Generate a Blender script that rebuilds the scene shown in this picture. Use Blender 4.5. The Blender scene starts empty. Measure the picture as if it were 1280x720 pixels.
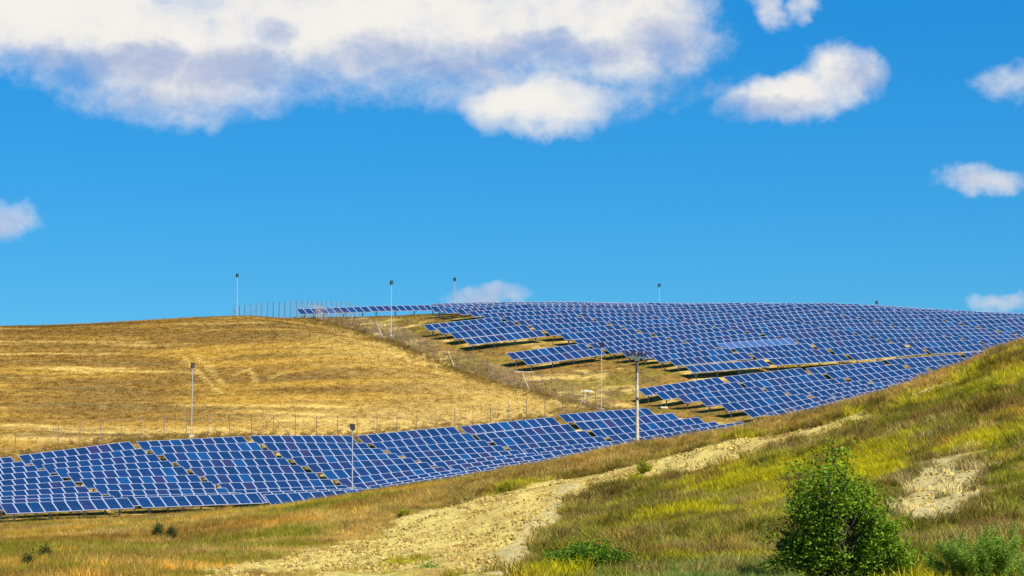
import bpy, bmesh, math, random
import numpy as np
from mathutils import Vector, Matrix, Euler

SEED = 7
rnd = random.Random(SEED)
rng = np.random.default_rng(SEED)
S = bpy.context.scene
COL = S.collection
PI = math.pi

# ------------------------------------------------------------------ camera model
F = 3300.0                       # focal length in pixels of a 1280 wide frame (long lens)
PITCH = math.atan(290.0 / F)
CAMZ = 1.7
cp, sp = math.cos(PITCH), math.sin(PITCH)


def ray(px, py):
    dx = px - 640.0
    uy = 360.0 - py
    return np.array([dx, F * cp - uy * sp, F * sp + uy * cp])


def wpt(px, py, D):
    d = ray(px, py)
    return d * (D / d[1]) + np.array([0, 0, CAMZ])


def wx(px, D):
    return (px - 640.0) / (F / cp) * D * 1.0


# ------------------------------------------------------------------ terrain surface
CP = [
    # lower array: top row, middle, front row
    (-150, 606, 215), (17, 592, 221), (166, 573, 226), (305, 566, 231), (442, 564, 237), (572, 551, 242), (697, 539, 247), (815, 530, 252),
    (-100, 662, 190), (0, 654, 193), (166, 647, 197.5), (166, 638, 204), (166, 628, 207), (166, 610, 213), (310, 641, 203), (310, 632, 210),
    (440, 636, 207.5), (440, 627, 214), (440, 597, 224),
    (640, 547, 245), (640, 583, 231.6), (640, 599, 221.5), (800, 566, 239),
    # stubble slope
    (-150, 575, 226), (0, 568, 229), (120, 553, 233), (239, 545, 237), (400, 547, 240), (560, 535, 247), (690, 513, 255),
    (0, 480, 262), (200, 480, 266), (400, 480, 268), (0, 430, 290), (220, 425, 298), (400, 425, 303),
    (-150, 417, 303), (0, 412, 310), (150, 405, 322), (300, 399, 336), (400, 398, 336), (-500, 440, 290), (-500, 620, 215), (-500, 690, 160),
    # shoulder / gully
    (489, 424, 308), (560, 457, 287), (620, 475, 279), (650, 485, 271), (700, 499, 264), (752, 513, 257),
    # middle array
    (802, 505.5, 267), (850, 513, 260.5), (904, 524, 253.8), (972, 536, 247), (1010, 484.5, 273.5), (1010, 502, 264.5), (1010, 515, 255.5), (907, 489, 272.6), (1010, 476, 278), (1112, 465, 283.5), (1210, 456, 289), (1350, 448, 296),
    # hilltop array
    (862, 473, 275), (964, 464, 280.5), (1064, 457, 286), (1160, 448, 291.5), (1255, 443, 297),
    (760, 450, 289), (639, 459, 286), (588, 438, 295), (540, 421, 303), (602, 407, 311), (557, 399, 319),
    (370, 399, 331), (540, 394, 341), (640, 391, 346), (760, 391, 341), (900, 393, 335), (1100, 395, 336), (1280, 405, 332), (1280, 425, 312), (900, 408, 360), (1100, 410, 360), (700, 404, 368), (1450, 420, 320),
    (900, 436, 296), (900, 421, 307), (900, 412, 314.5), (900, 400.5, 326), (1000, 427, 301), (1000, 409, 316), (1000, 392.5, 331), (1200, 424, 312), (1200, 402, 334), (907, 496, 268), (907, 513, 259), (1112, 472, 279),
    # ridge crest
    (1450, 400, 148), (1280, 438, 150), (1200, 463, 155), (1100, 500, 160), (1000, 528, 165), (900, 547, 170), (800, 561, 175),
    (700, 579, 180), (600, 599, 185), (500, 617, 190), (400, 633, 195),
    # hidden hollow behind the ridge
    (1450, 425, 200), (1280, 462, 205), (1100, 522, 205), (1000, 550, 205), (900, 570, 205), (800, 582, 205), (640, 606, 203), (1200, 490, 240), (1100, 510, 240),
    # near slope
    (0, 718, 95), (300, 720, 92), (640, 722, 80), (1000, 722, 76), (1280, 720, 76), (1500, 700, 76), (-300, 720, 95),
    (1280, 600, 101), (1280, 510, 127), (1000, 622, 117), (1000, 560, 143), (640, 650, 133), (800, 640, 128), (800, 590, 152), (400, 682, 140), (0, 688, 140), (640, 612, 160),
    (1450, 560, 105), (1450, 470, 128),
]
pts = [wpt(*c) for c in CP]
for x in (-90, -45, 0, 45, 90):
    pts.append(np.array([x, 400.0, 24.5 if abs(x) < 60 else 21]))
    pts.append(np.array([x, 470.0, 17.0]))
for x in (-60, -25, 0, 25, 60):
    for y in (4.0, 38.0):
        pts.append(np.array([x, y, 0.0]))
pts = np.array(pts)
SC = 100.0
P2 = pts[:, :2] / SC


def tps_k(r2):
    return np.where(r2 > 1e-12, r2 * np.log(np.maximum(r2, 1e-12)), 0.0)


n = len(P2)
A = tps_k(((P2[:, None] - P2[None]) ** 2).sum(-1)) + np.eye(n) * 6e-4
Q = np.hstack([np.ones((n, 1)), P2])
M = np.block([[A, Q], [Q.T, np.zeros((3, 3))]])
W = np.linalg.solve(M, np.concatenate([pts[:, 2], np.zeros(3)]))


def _hash(ix, iy, s):
    h = (ix.astype(np.int64) * 374761393 + iy.astype(np.int64) * 668265263 + s * 1442695041) & 0xFFFFFFFF
    h = ((h ^ (h >> 13)) * 1274126177) & 0xFFFFFFFF
    return ((h ^ (h >> 16)) & 0xFFFFFF) / float(0xFFFFFF)


def vnoise(x, y, s=0):
    xi, yi = np.floor(x), np.floor(y)
    fx, fy = x - xi, y - yi
    fx, fy = fx * fx * (3 - 2 * fx), fy * fy * (3 - 2 * fy)
    a, b = _hash(xi, yi, s), _hash(xi + 1, yi, s)
    c, d = _hash(xi, yi + 1, s), _hash(xi + 1, yi + 1, s)
    return (a * (1 - fx) + b * fx) * (1 - fy) + (c * (1 - fx) + d * fx) * fy


def fbm(x, y, sc, s=0, o=4, g=.55):
    x, y = np.asarray(x, float) / sc, np.asarray(y, float) / sc
    t = np.zeros(np.broadcast(x, y).shape)
    a, tot = 1.0, 0
    for k in range(o):
        t = t + a * vnoise(x * 2 ** k + 17.3 * k, y * 2 ** k - 9.1 * k, s + k)
        tot += a
        a *= g
    return t / tot


def hz_smooth(X, Y):
    X = np.clip(np.asarray(X, float), -110, 110)
    Y = np.clip(np.asarray(Y, float), -5, 470)
    sh = X.shape
    q = np.stack([X.ravel(), Y.ravel()], 1) / SC
    out = np.empty(len(q))
    for i in range(0, len(q), 40000):
        b = q[i:i + 40000]
        r2 = ((b[:, None] - P2[None]) ** 2).sum(-1)
        out[i:i + 40000] = tps_k(r2) @ W[:n] + W[n] + b @ W[n + 1:]
    return out.reshape(sh)


def in_poly(X, Y, poly):
    X, Y = np.asarray(X), np.asarray(Y)
    ins = np.zeros(X.shape, bool)
    m = len(poly)
    for i in range(m):
        x1, y1 = poly[i]
        x2, y2 = poly[(i + 1) % m]
        c = (y1 > Y) != (y2 > Y)
        with np.errstate(divide='ignore', invalid='ignore'):
            xx = (x2 - x1) * (Y - y1) / ((y2 - y1) if y2 != y1 else 1e-9) + x1
        ins ^= c & (X < xx)
    return ins


def poly_sd(X, Y, poly):
    """signed distance, positive inside"""
    X, Y = np.asarray(X, float), np.asarray(Y, float)
    d = np.full(X.shape, 1e9)
    m = len(poly)
    for i in range(m):
        a = np.array(poly[i]); b = np.array(poly[(i + 1) % m])
        ab = b - a
        t = np.clip(((X - a[0]) * ab[0] + (Y - a[1]) * ab[1]) / (ab @ ab + 1e-9), 0, 1)
        d = np.minimum(d, np.hypot(X - a[0] - t * ab[0], Y - a[1] - t * ab[1]))
    return np.where(in_poly(X, Y, poly), d, -d)


def hit(px, py, d0=60.0, d1=420.0):
    """first point of the smooth ground met by the view line"""
    D = np.arange(d0, d1, 0.25)
    d = ray(px, py)
    z = d[2] / d[1] * D + CAMZ
    g = hz_smooth(d[0] / d[1] * D, D)
    k = np.nonzero(g >= z)[0]
    i = k[0] if len(k) else int(np.argmin(z - g))
    return (d[0] / d[1] * D[i], D[i])


# zones of the ground, in world metres
STRIP = [hit(*p) for p in [(190, 745), (262, 716), (330, 702), (400, 684), (500, 653), (600, 626), (680, 603), (740, 592), (800, 581), (860, 570), (930, 551), (1000, 537), (1100, 509), (1190, 474)]]
STRIP += [hit(*p) for p in [(1205, 473), (1130, 507), (1050, 534), (985, 557), (930, 579), (870, 589), (800, 597), (745, 606), (728, 622), (704, 645), (694, 668), (650, 705), (600, 760)]]
CREST = STRIP[3:13] + [(46, 150), (60, 185), (-5, 195), (-14, 188)]
TRACK = [hit(*p) for p in [(600, 745), (640, 672), (668, 650), (690, 622), (712, 604), (722, 606), (705, 640), (690, 668), (665, 695), (650, 745)]]
BARE = [hit(*p) for p in [(1115, 605), (1140, 582), (1190, 568), (1235, 580), (1222, 625), (1205, 655), (1160, 665), (1120, 650)]]
SOFT = [hit(*p) for p in [(1180, 560), (1280, 545), (1290, 600), (1235, 590)]]
fa = [(372, 338), (388, 334)]
fa_px = [(405, 403), (430, 409), (460, 417), (489, 426), (530, 445), (568, 460), (610, 474), (650, 486), (700, 500)]
fb = [(768, 256), (700, 252.5), (640, 250), (560, 246), (480, 243), (400, 240), (300, 238), (180, 235), (60, 230), (-60, 225), (-110, 223)]
FA = [(wx(p, D), D) for p, D in fa] + [hit(*p, 250) for p in fa_px] + [(wx(735, 259), 259), (wx(768, 256), 256)]
FB = [(wx(p, D), D) for p, D in fb]
STUB = [(-110, 460), (FA[0][0] + 1, 400)] + FA[:2] + [hit(x_, y_ + 5, 250) for x_, y_ in fa_px[:-1]] + [(wx(694, 261), 261), (wx(690, 255), 255)] + FB[1:] + [(-200, 205), (-200, 460)]


def zones(X, Y):
    wob = (fbm(X, Y, 2.6, 31) - .5) * 3.8
    st = np.clip(poly_sd(X, Y, STRIP) / .8 + wob + .1, 0, 1)
    st *= 1 - np.clip((X - 16) / 10, 0, 1) * np.clip((fbm(X, Y, 1.1, 91) - .36) * 9, 0, .95)
    st *= np.clip((fbm(X, Y, 3.5, 77) - .30) * 7 + np.clip((Y - 94) / 34, 0, 1) * 3, 0, 1)
    tr = np.clip(poly_sd(X, Y, TRACK) / .35 + wob * .7 + .3, 0, 1)
    ba = np.clip(poly_sd(X, Y, BARE) / .7 + (fbm(X, Y, 1.4, 55) - .5) * 4.5 + .3, 0, 1)
    so = np.clip(poly_sd(X, Y, SOFT) / .8 + (fbm(X, Y, 1.2, 58) - .62) * 7, 0, 1) * .6
    stub = np.clip(poly_sd(X, Y, STUB) / 1.2 + wob * .4 + .2, 0, 1)
    return st, tr, np.maximum(ba, so), stub


# rows of the arrays, needed for the ground too
RA = math.radians(30)
UX, UY = math.cos(RA), math.sin(RA)
VX, VY = -math.sin(RA), math.cos(RA)


def hz(X, Y):
    X, Y = np.asarray(X, float), np.asarray(Y, float)
    z = np.atleast_1d(hz_smooth(X, Y))
    near = np.clip((185 - Y) / 20, 0, 1) * np.clip((Y - 40) / 40, 0, 1)
    z = z + near * ((fbm(X, Y, 6.0, 3) - .5) * 1.1 + (fbm(X, Y, 1.6, 9) - .5) * .35) * np.clip((X + 25) / 20, .25, 1)
    q = (Y > 225) & (Y < 345) & (X < 25) & (X > -60)
    if q.any():
        sd_ = poly_sd(X[q], Y[q], STUB)
        t = np.clip(sd_ / 9, 0, 1); u = np.clip((sd_ - 9) / 20, 0, 1)
        fr = np.clip((Y[q] - 250) / 22, 0, 1) * np.clip((336 - Y[q]) / 16, 0, 1)
        z[q] += .95 * fr * t * t * (3 - 2 * t) * (1 - u * u * (3 - 2 * u))
    far = np.clip((Y - 185) / 20, 0, 1)
    z = z + far * (fbm(X, Y, 7.0, 5) - .5) * .30
    return z


def hz1(x, y):
    return float(hz(np.array([x]), np.array([y]))[0])


# ------------------------------------------------------------------ colours
def lin(c):
    return np.array(c, float)


def mixc(a, b, t):
    t = np.clip(t, 0, 1)[..., None]
    return a * (1 - t) + b * t


GOLD = lin((.51, .300, .048)); OCHRE = lin((.29, .165, .034)); PALE = lin((.63, .43, .115)); BROWN = lin((.18, .115, .030))
OLIVE = lin((.175, .165, .016)); YGREEN = lin((.36, .31, .012)); GREEN = lin((.07, .115, .012)); SOIL = lin((.56, .42, .120)); SAND = lin((.56, .45, .19))
DRYBR = lin((.27, .205, .055))


def ground_col(X, Y, grass=False):
    st, tr, ba, stub = zones(X, Y)
    n1 = fbm(X, Y, 9, 101); n2 = fbm(X, Y, 2.2, 111); n3 = fbm(X, Y, .7, 121, 3)
    # near ridge bank
    c = mixc(np.broadcast_to(DRYBR, X.shape + (3,)), OLIVE, (n2 - .40) * 6)
    c = mixc(c, YGREEN, (fbm(X, Y, 5.5, 131) - .50) * 7 + (n3 - .5) * 2 + np.clip((X - 19) / 9, 0, .9) * np.clip((Y - 105) / 12, 0, 1))
    c = mixc(c, GOLD * .8, (fbm(X, Y, 4.0, 141) - .66) * 6 + (n3 - .5) * 2)
    c = mixc(c, BROWN, (fbm(X, Y, 2.6, 151) - .60) * 9)
    # straw-coloured grass along the crest of the bank
    cr = np.clip(poly_sd(X, Y, CREST) / 1.5 + (n2 - .5) * 3, 0, 1)
    c = mixc(c, mixc(np.broadcast_to(PALE * .62, X.shape + (3,)), OCHRE * 1.2, (n3 - .4) * 4), cr * .85)
    # left meadow
    left = np.clip((-(X) - 1.5 + (Y - 130) * .02) / 7 + (n1 - .5) * 2, 0, 1)
    m = mixc(np.broadcast_to(PALE * .75, X.shape + (3,)), OCHRE, (n1 - .46) * 4 + (n3 - .5) * 1.5)
    m = mixc(m, OLIVE * 1.3, (fbm(X * .6, Y, 4, 161) - .44) * 4.5 + np.clip((120 - Y) / 60, 0, .5))
    m = mixc(m, GOLD, (fbm(X * .4, Y, 3.0, 171) - .56) * 8)
    c = c * (1 - left[..., None]) + m * left[..., None]
    # array ground
    far = np.clip((Y - 190 + (X + 38) * -.0) / 6, 0, 1)
    a = mixc(np.broadcast_to(OCHRE * .95, X.shape + (3,)), mixc(OLIVE * 1.0, OCHRE, np.full(X.shape, .45)), (fbm(X, Y, 5, 181) - .42) * 5)
    a = mixc(a, PALE * .9, (fbm(X, Y, 4.0, 191) - .54) * 8 + (n3 - .5) * 2)
    a = mixc(a, BROWN, (fbm(X, Y, 1.5, 201) - .54) * 8)
    c = c * (1 - far[..., None]) + a * far[..., None]
    # stubble field, combed along the contour
    ra = X * .97 + Y * .22
    rb = np.zeros(X.shape); qs = stub > 0
    if qs.any():
        rb[qs] = hz_smooth(X[qs], Y[qs]) * 4.6 + (fbm(X[qs], Y[qs], 24, 211) - .5) * 5
    s1 = fbm(ra / 9, rb, 2.2, 221); s2 = fbm(ra / 14, rb, .9, 231, 3); s3 = fbm(ra / 2.5, rb, 6.5, 241)
    s = mixc(np.broadcast_to(GOLD * .92, X.shape + (3,)), OCHRE, (s3 - .42) * 4.0 + (s1 - .5) * 3.0 + np.clip((Y - 262) / 80, 0, .5))
    s = mixc(s, BROWN * 1.35, ((s1 - .60) * 6 + (s2 - .5) * 2.6) * .9)
    s = mixc(s, PALE, (fbm(ra / 6, rb, 3.2, 251) - .60) * 7 + (s2 - .5) * 1.5 + np.clip((250 - Y) / 22, 0, .45))
    c = c * (1 - stub[..., None]) + s * stub[..., None]
    c = mixc(c, PALE * .95, stub * np.clip(1 - (poly_sd(X, Y, STUB) - 1) / 16, 0, 1) * np.clip((X + 30) / 12, 0, 1) * (.35 + 1.0 * fbm(X, Y, 3, 261)))
    # wheel tracks pressed in the stubble
    for (q0, q1) in TRACKS:
        a0, b0 = np.array(q0), np.array(q1)
        ab = b0 - a0
        t = np.clip(((X - a0[0]) * ab[0] + (Y - a0[1]) * ab[1]) / (ab @ ab), 0, 1)
        d = np.hypot(X - a0[0] - t * ab[0], Y - a0[1] - t * ab[1])
        c = mixc(c, PALE, np.clip((.34 - d) / .25, 0, .7))
    # bare earth
    soil = mixc(np.broadcast_to(SOIL, X.shape + (3,)), OCHRE * 1.1, (n2 - .50) * 4)
    c = c * (1 - st[..., None]) + soil * st[..., None]
    b = np.maximum(tr, ba)
    c = c * (1 - b[..., None]) + (SAND * (.85 + .3 * (n3[..., None] - .5))) * b[..., None]
    return np.clip(c, 0, .8)


TRACKS = [(hit(228, 446), hit(277, 492)), (hit(244, 445), hit(283, 484)), (hit(292, 470), hit(312, 464)), (hit(312, 464), hit(322, 482)), (hit(337, 476), hit(352, 470))]


# ------------------------------------------------------------------ helpers
def mat(name, build):
    m = bpy.data.materials.new(name)
    m.use_nodes = True
    nt = m.node_tree
    nt.nodes.clear()
    out = nt.nodes.new('ShaderNodeOutputMaterial')
    build(nt, out)
    return m


def N(nt, typ, **kw):
    nd = nt.nodes.new(typ)
    for k, v in kw.items():
        if k.startswith('i_'):
            nd.inputs[k[2:].replace('_', ' ')].default_value = v
        else:
            setattr(nd, k, v)
    return nd


def simple(name, col, rough=.6, metal=0.0, var=.15, sc=8.0, spec=.4, dirt=None):
    def b(nt, out):
        p = N(nt, 'ShaderNodeBsdfPrincipled')
        p.inputs['Roughness'].default_value = rough
        p.inputs['Metallic'].default_value = metal
        p.inputs['Specular IOR Level'].default_value = spec
        tc = N(nt, 'ShaderNodeTexCoord')
        nz = N(nt, 'ShaderNodeTexNoise'); nz.inputs['Scale'].default_value = sc; nz.inputs['Detail'].default_value = 6
        nt.links.new(tc.outputs['Object'], nz.inputs['Vector'])
        r = N(nt, 'ShaderNodeValToRGB')
        c = np.array(col); d = np.array(dirt) if dirt is not None else c * (1 - 2 * var)
        r.color_ramp.elements[0].position = .35; r.color_ramp.elements[1].position = .6
        r.color_ramp.elements[0].color = (*d, 1); r.color_ramp.elements[1].color = (*np.minimum(c * (1 + var * .3), 1), 1)
        nt.links.new(nz.outputs['Fac'], r.inputs['Fac'])
        nt.links.new(r.outputs['Color'], p.inputs['Base Color'])
        nt.links.new(p.outputs[0], out.inputs['Surface'])
    return mat(name, b)


def link(name, me, m=None, parent=None):
    o = bpy.data.objects.new(name, me)
    COL.objects.link(o)
    if m is not None and me is not None and not me.materials:
        for x in (m if isinstance(m, (list, tuple)) else [m]):
            me.materials.append(x)
    if parent is not None:
        o.parent = parent
    return o


def tag(o, label=None, cat=None, group=None, kind=None):
    if label: o['label'] = label
    if cat: o['category'] = cat
    if group: o['group'] = group
    if kind: o['kind'] = kind
    return o


def empty(name, loc, rz=0.0):
    o = bpy.data.objects.new(name, None)
    COL.objects.link(o)
    o.location = loc; o.rotation_euler = (0, 0, rz)
    o.empty_display_size = .3
    return o


class MB:
    def __init__(s):
        s.v = []; s.f = []; s.m = []

    def box(s, c, size, R=None, mi=0):
        h = [x / 2 for x in size]
        R = R or Matrix.Identity(3)
        b = len(s.v)
        for dz in (-1, 1):
            for dy in (-1, 1):
                for dx in (-1, 1):
                    s.v.append(tuple(Vector(c) + R @ Vector((dx * h[0], dy * h[1], dz * h[2]))))
        for f in ((0, 2, 3, 1), (4, 5, 7, 6), (0, 1, 5, 4), (2, 6, 7, 3), (0, 4, 6, 2), (1, 3, 7, 5)):
            s.f.append(tuple(b + i for i in f)); s.m.append(mi)

    def tube(s, p0, p1, r0, r1=None, n=8, mi=0, cap=True):
        r1 = r0 if r1 is None else r1
        p0, p1 = Vector(p0), Vector(p1)
        d = (p1 - p0).normalized()
        a = d.orthogonal().normalized(); c = d.cross(a)
        b = len(s.v)
        for p, r in ((p0, r0), (p1, r1)):
            for i in range(n):
                t = 2 * PI * i / n
                s.v.append(tuple(p + a * (r * math.cos(t)) + c * (r * math.sin(t))))
        for i in range(n):
            j = (i + 1) % n
            s.f.append((b + i, b + j, b + n + j, b + n + i)); s.m.append(mi)
        if cap:
            s.f.append(tuple(b + i for i in reversed(range(n)))); s.m.append(mi)
            s.f.append(tuple(b + n + i for i in range(n))); s.m.append(mi)

    def mesh(s, name, mats):
        me = bpy.data.meshes.new(name)
        me.from_pydata(s.v, [], s.f)
        for x in (mats if isinstance(mats, (list, tuple)) else [mats]):
            me.materials.append(x)
        me.polygons.foreach_set('material_index', s.m)
        me.update()
        return me

    def build(s, name, mats, parent=None):
        return link(name, s.mesh(name, mats), None, parent)


def np_mesh(name, V, T, cols=None, quads=False, attr='col'):
    """V (n,3), T (m,3|4) -> mesh, optional per-vertex colour"""
    me = bpy.data.meshes.new(name)
    k = T.shape[1]
    me.vertices.add(len(V)); me.vertices.foreach_set('co', V.astype(np.float32).ravel())
    me.loops.add(T.size); me.loops.foreach_set('vertex_index', T.astype(np.int32).ravel())
    me.polygons.add(len(T)); me.polygons.foreach_set('loop_start', np.arange(0, T.size, k, dtype=np.int32))
    me.update(calc_edges=True)
    if cols is not None:
        a = me.color_attributes.new(attr, 'FLOAT_COLOR', 'POINT')
        c4 = np.ones((len(V), 4), np.float32); c4[:, :3] = cols
        a.data.foreach_set('color', c4.ravel())
    return me


# ------------------------------------------------------------------ ground
def ground():
    def axis(segs):
        out = []
        for a, b, s in segs:
            out += list(np.arange(a, b, s))
        return np.array(out)
    xs = axis([(-3000, -600, 400), (-600, -200, 40), (-200, -90, 6), (-90, 92, .42), (92, 200, 6), (200, 600, 40), (600, 3001, 400)])
    ys = axis([(-600, -60, 60), (-60, 60, 3), (60, 200, .36), (200, 352, .42), (352, 480, 3), (480, 1000, 40), (1000, 4001, 500)])
    X, Y = np.meshgrid(xs, ys)
    Z = hz(X, Y)
    st, tr, ba, stub = zones(X, Y)
    Z += np.maximum(st, .5 * ba) * (fbm(X, Y, .9, 301, 3) - .5) * .28
    V = np.stack([X, Y, Z], -1).reshape(-1, 3)
    C = ground_col(X, Y).reshape(-1, 3)
    ny, nx = X.shape
    i = (np.arange(ny - 1)[:, None] * nx + np.arange(nx - 1)[None]).ravel()
    T = np.stack([i, i + 1, i + nx + 1, i + nx], 1)
    me = np_mesh('hillside_ground', V, T, C)
    me.polygons.foreach_set('use_smooth', np.ones(len(T), bool))

    def b(nt, out):
        at = N(nt, 'ShaderNodeAttribute', attribute_name='col')
        geo = N(nt, 'ShaderNodeNewGeometry')
        n1 = N(nt, 'ShaderNodeTexNoise'); n1.inputs['Scale'].default_value = 2.6; n1.inputs['Detail'].default_value = 9; n1.inputs['Roughness'].default_value = .72
        nt.links.new(geo.outputs['Position'], n1.inputs['Vector'])
        r = N(nt, 'ShaderNodeMapRange'); r.inputs[1].default_value = .3; r.inputs[2].default_value = .7; r.inputs[3].default_value = .55; r.inputs[4].default_value = 1.3
        nt.links.new(n1.outputs['Fac'], r.inputs[0])
        mx = N(nt, 'ShaderNodeMix', data_type='RGBA', blend_type='MULTIPLY'); mx.inputs[0].default_value = 1
        nt.links.new(at.outputs['Color'], mx.inputs[6])
        nt.links.new(r.outputs[0], mx.inputs[7])
        p = N(nt, 'ShaderNodeBsdfPrincipled'); p.inputs['Roughness'].default_value = .95; p.inputs['Specular IOR Level'].default_value = .1
        nt.links.new(mx.outputs[2], p.inputs['Base Color'])
        bp = N(nt, 'ShaderNodeBump'); bp.inputs['Strength'].default_value = .8; bp.inputs['Distance'].default_value = .12
        nt.links.new(n1.outputs['Fac'], bp.inputs['Height']); nt.links.new(bp.outputs[0], p.inputs['Normal'])
        nt.links.new(p.outputs[0], out.inputs['Surface'])
    me.materials.append(mat('dry_ground', b))
    tag(link('hills', me), 'rolling dry hillside with golden stubble and pale bare earth', None, None, 'structure')


ground()


# ------------------------------------------------------------------ scattered growth (stuff)
def grass_mat(name, trans=.35, vmin=.55, vmax=1.35):
    def b(nt, out):
        a = N(nt, 'ShaderNodeAttribute', attribute_name='icol', attribute_type='INSTANCER')
        v = N(nt, 'ShaderNodeAttribute', attribute_name='v')
        mr = N(nt, 'ShaderNodeMapRange'); mr.inputs[3].default_value = vmin; mr.inputs[4].default_value = vmax
        nt.links.new(v.outputs['Fac'], mr.inputs[0])
        mx = N(nt, 'ShaderNodeMix', data_type='RGBA', blend_type='MULTIPLY'); mx.inputs[0].default_value = 1
        nt.links.new(a.outputs['Color'], mx.inputs[6]); nt.links.new(mr.outputs[0], mx.inputs[7])
        d = N(nt, 'ShaderNodeBsdfDiffuse'); t = N(nt, 'ShaderNodeBsdfTranslucent'); ms = N(nt, 'ShaderNodeMixShader'); ms.inputs[0].default_value = trans
        nt.links.new(mx.outputs[2], d.inputs[0]); nt.links.new(mx.outputs[2], t.inputs[0])
        nt.links.new(d.outputs[0], ms.inputs[1]); nt.links.new(t.outputs[0], ms.inputs[2])
        nt.links.new(ms.outputs[0], out.inputs['Surface'])
    return mat(name, b)


GM = grass_mat('grass_blades')


def tuft_mesh(seed, blades, rad, h, w, lean):
    r = np.random.default_rng(seed)
    V = []; T = []; val = []
    for i in range(blades):
        a = r.uniform(0, 2 * PI); q = rad * math.sqrt(r.uniform())
        b = np.array([q * math.cos(a), q * math.sin(a), -.05])
        hh = h * r.uniform(.45, 1.0); la = r.uniform(0, 2 * PI); ll = lean * r.uniform(.2, 1) * hh
        tip = b + np.array([ll * math.cos(la) + b[0] * .6, ll * math.sin(la) + b[1] * .6, hh])
        mid = b * .5 + tip * .5 + np.array([0, 0, hh * .1]) - np.array([ll * math.cos(la), ll * math.sin(la), 0]) * .15
        s = r.uniform(0, PI); sv = np.array([math.cos(s), math.sin(s), 0]) * w * r.uniform(.6, 1.3)
        k = len(V)
        V += [b - sv, b + sv, mid - sv * .8, mid + sv * .8, tip]
        T += [(k, k + 1, k + 3), (k, k + 3, k + 2), (k + 2, k + 3, k + 4)]
        val += [r.uniform(0, 1)] * 5
    me = np_mesh('tuft', np.array(V), np.array(T))
    at = me.attributes.new('v', 'FLOAT', 'POINT'); at.data.foreach_set('value', np.array(val, np.float32))
    return me


def collection_of(meshes, name, m):
    c = bpy.data.collections.new(name)
    for i, me in enumerate(meshes):
        me.materials.append(m)
        c.objects.link(bpy.data.objects.new(name + '_piece', me))
    return c


def scatter(name, X, Y, scale, cols, coll, label, cat_kind='stuff', zoff=0.0, tilt=.25):
    n_ = len(X)
    Z = hz(X, Y) + zoff
    me = bpy.data.meshes.new(name)
    me.vertices.add(n_); me.vertices.foreach_set('co', np.stack([X, Y, Z], 1).astype(np.float32).ravel())
    rot = np.stack([rng.normal(0, tilt * .5, n_), rng.normal(0, tilt * .5, n_), rng.uniform(0, 2 * PI, n_)], 1)
    a = me.attributes.new('rot', 'FLOAT_VECTOR', 'POINT'); a.data.foreach_set('vector', rot.astype(np.float32).ravel())
    a = me.attributes.new('scl', 'FLOAT_VECTOR', 'POINT'); a.data.foreach_set('vector', scale.astype(np.float32).ravel())
    a = me.attributes.new('icol', 'FLOAT_COLOR', 'POINT'); c4 = np.ones((n_, 4), np.float32); c4[:, :3] = cols
    a.data.foreach_set('color', c4.ravel())
    a = me.attributes.new('idx', 'INT', 'POINT'); a.data.foreach_set('value', rng.integers(0, 1000, n_).astype(np.int32))
    o = link(name, me)
    ng = bpy.data.node_groups.new(name + '_scatter', 'GeometryNodeTree')
    ng.interface.new_socket('Geometry', in_out='INPUT', socket_type='NodeSocketGeometry')
    ng.interface.new_socket('Geometry', in_out='OUTPUT', socket_type='NodeSocketGeometry')
    gi = ng.nodes.new('NodeGroupInput'); go = ng.nodes.new('NodeGroupOutput')
    m2p = ng.nodes.new('GeometryNodeMeshToPoints'); iop = ng.nodes.new('GeometryNodeInstanceOnPoints')
    ci = ng.nodes.new('GeometryNodeCollectionInfo'); ci.inputs['Collection'].default_value = coll
    ci.inputs['Separate Children'].default_value = True; ci.inputs['Reset Children'].default_value = True
    ng.links.new(gi.outputs[0], m2p.inputs['Mesh']); ng.links.new(m2p.outputs[0], iop.inputs['Points'])
    ng.links.new(ci.outputs[0], iop.inputs['Instance']); iop.inputs['Pick Instance'].default_value = True
    for nm, dt, sock in (('rot', 'FLOAT_VECTOR', 'Rotation'), ('scl', 'FLOAT_VECTOR', 'Scale'), ('idx', 'INT', 'Instance Index')):
        na = ng.nodes.new('GeometryNodeInputNamedAttribute'); na.data_type = dt; na.inputs['Name'].default_value = nm
        ng.links.new(na.outputs[0], iop.inputs[sock])
    ng.links.new(iop.outputs[0], go.inputs[0])
    md = o.modifiers.new('scatter', 'NODES'); md.node_group = ng
    tag(o, label, None, None, cat_kind)
    return o


def rand_in(nn, d0, d1, p0, p1, far_pow=1.0):
    """points uniform over the wedge of ground between two bearings"""
    D = np.sqrt(rng.uniform(d0 ** 2, d1 ** 2, nn))
    px = rng.uniform(p0, p1, nn)
    return (px - 640) / F * D, D


def sc3(nn, lo, hi, zlo=.8, zhi=1.3):
    s = rng.uniform(lo, hi, nn)
    return np.stack([s, s, s * rng.uniform(zlo, zhi, nn)], 1)


T_GRASS = collection_of([tuft_mesh(10 + i, 26, .20, .42, .011, .8) for i in range(6)], 'grass_tuft', GM)
T_TALL = collection_of([tuft_mesh(30 + i, 26, .18, .60, .010, .7) for i in range(5)], 'tall_grass_tuft', GM)
T_STUB = collection_of([tuft_mesh(50 + i, 22, .30, .17, .013, .7) for i in range(5)], 'stubble_tuft', GM)
T_BUSH = collection_of([tuft_mesh(70 + i, 60, .30, .50, .013, 1.1) for i in range(5)], 'scrub_tuft', GM)

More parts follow.
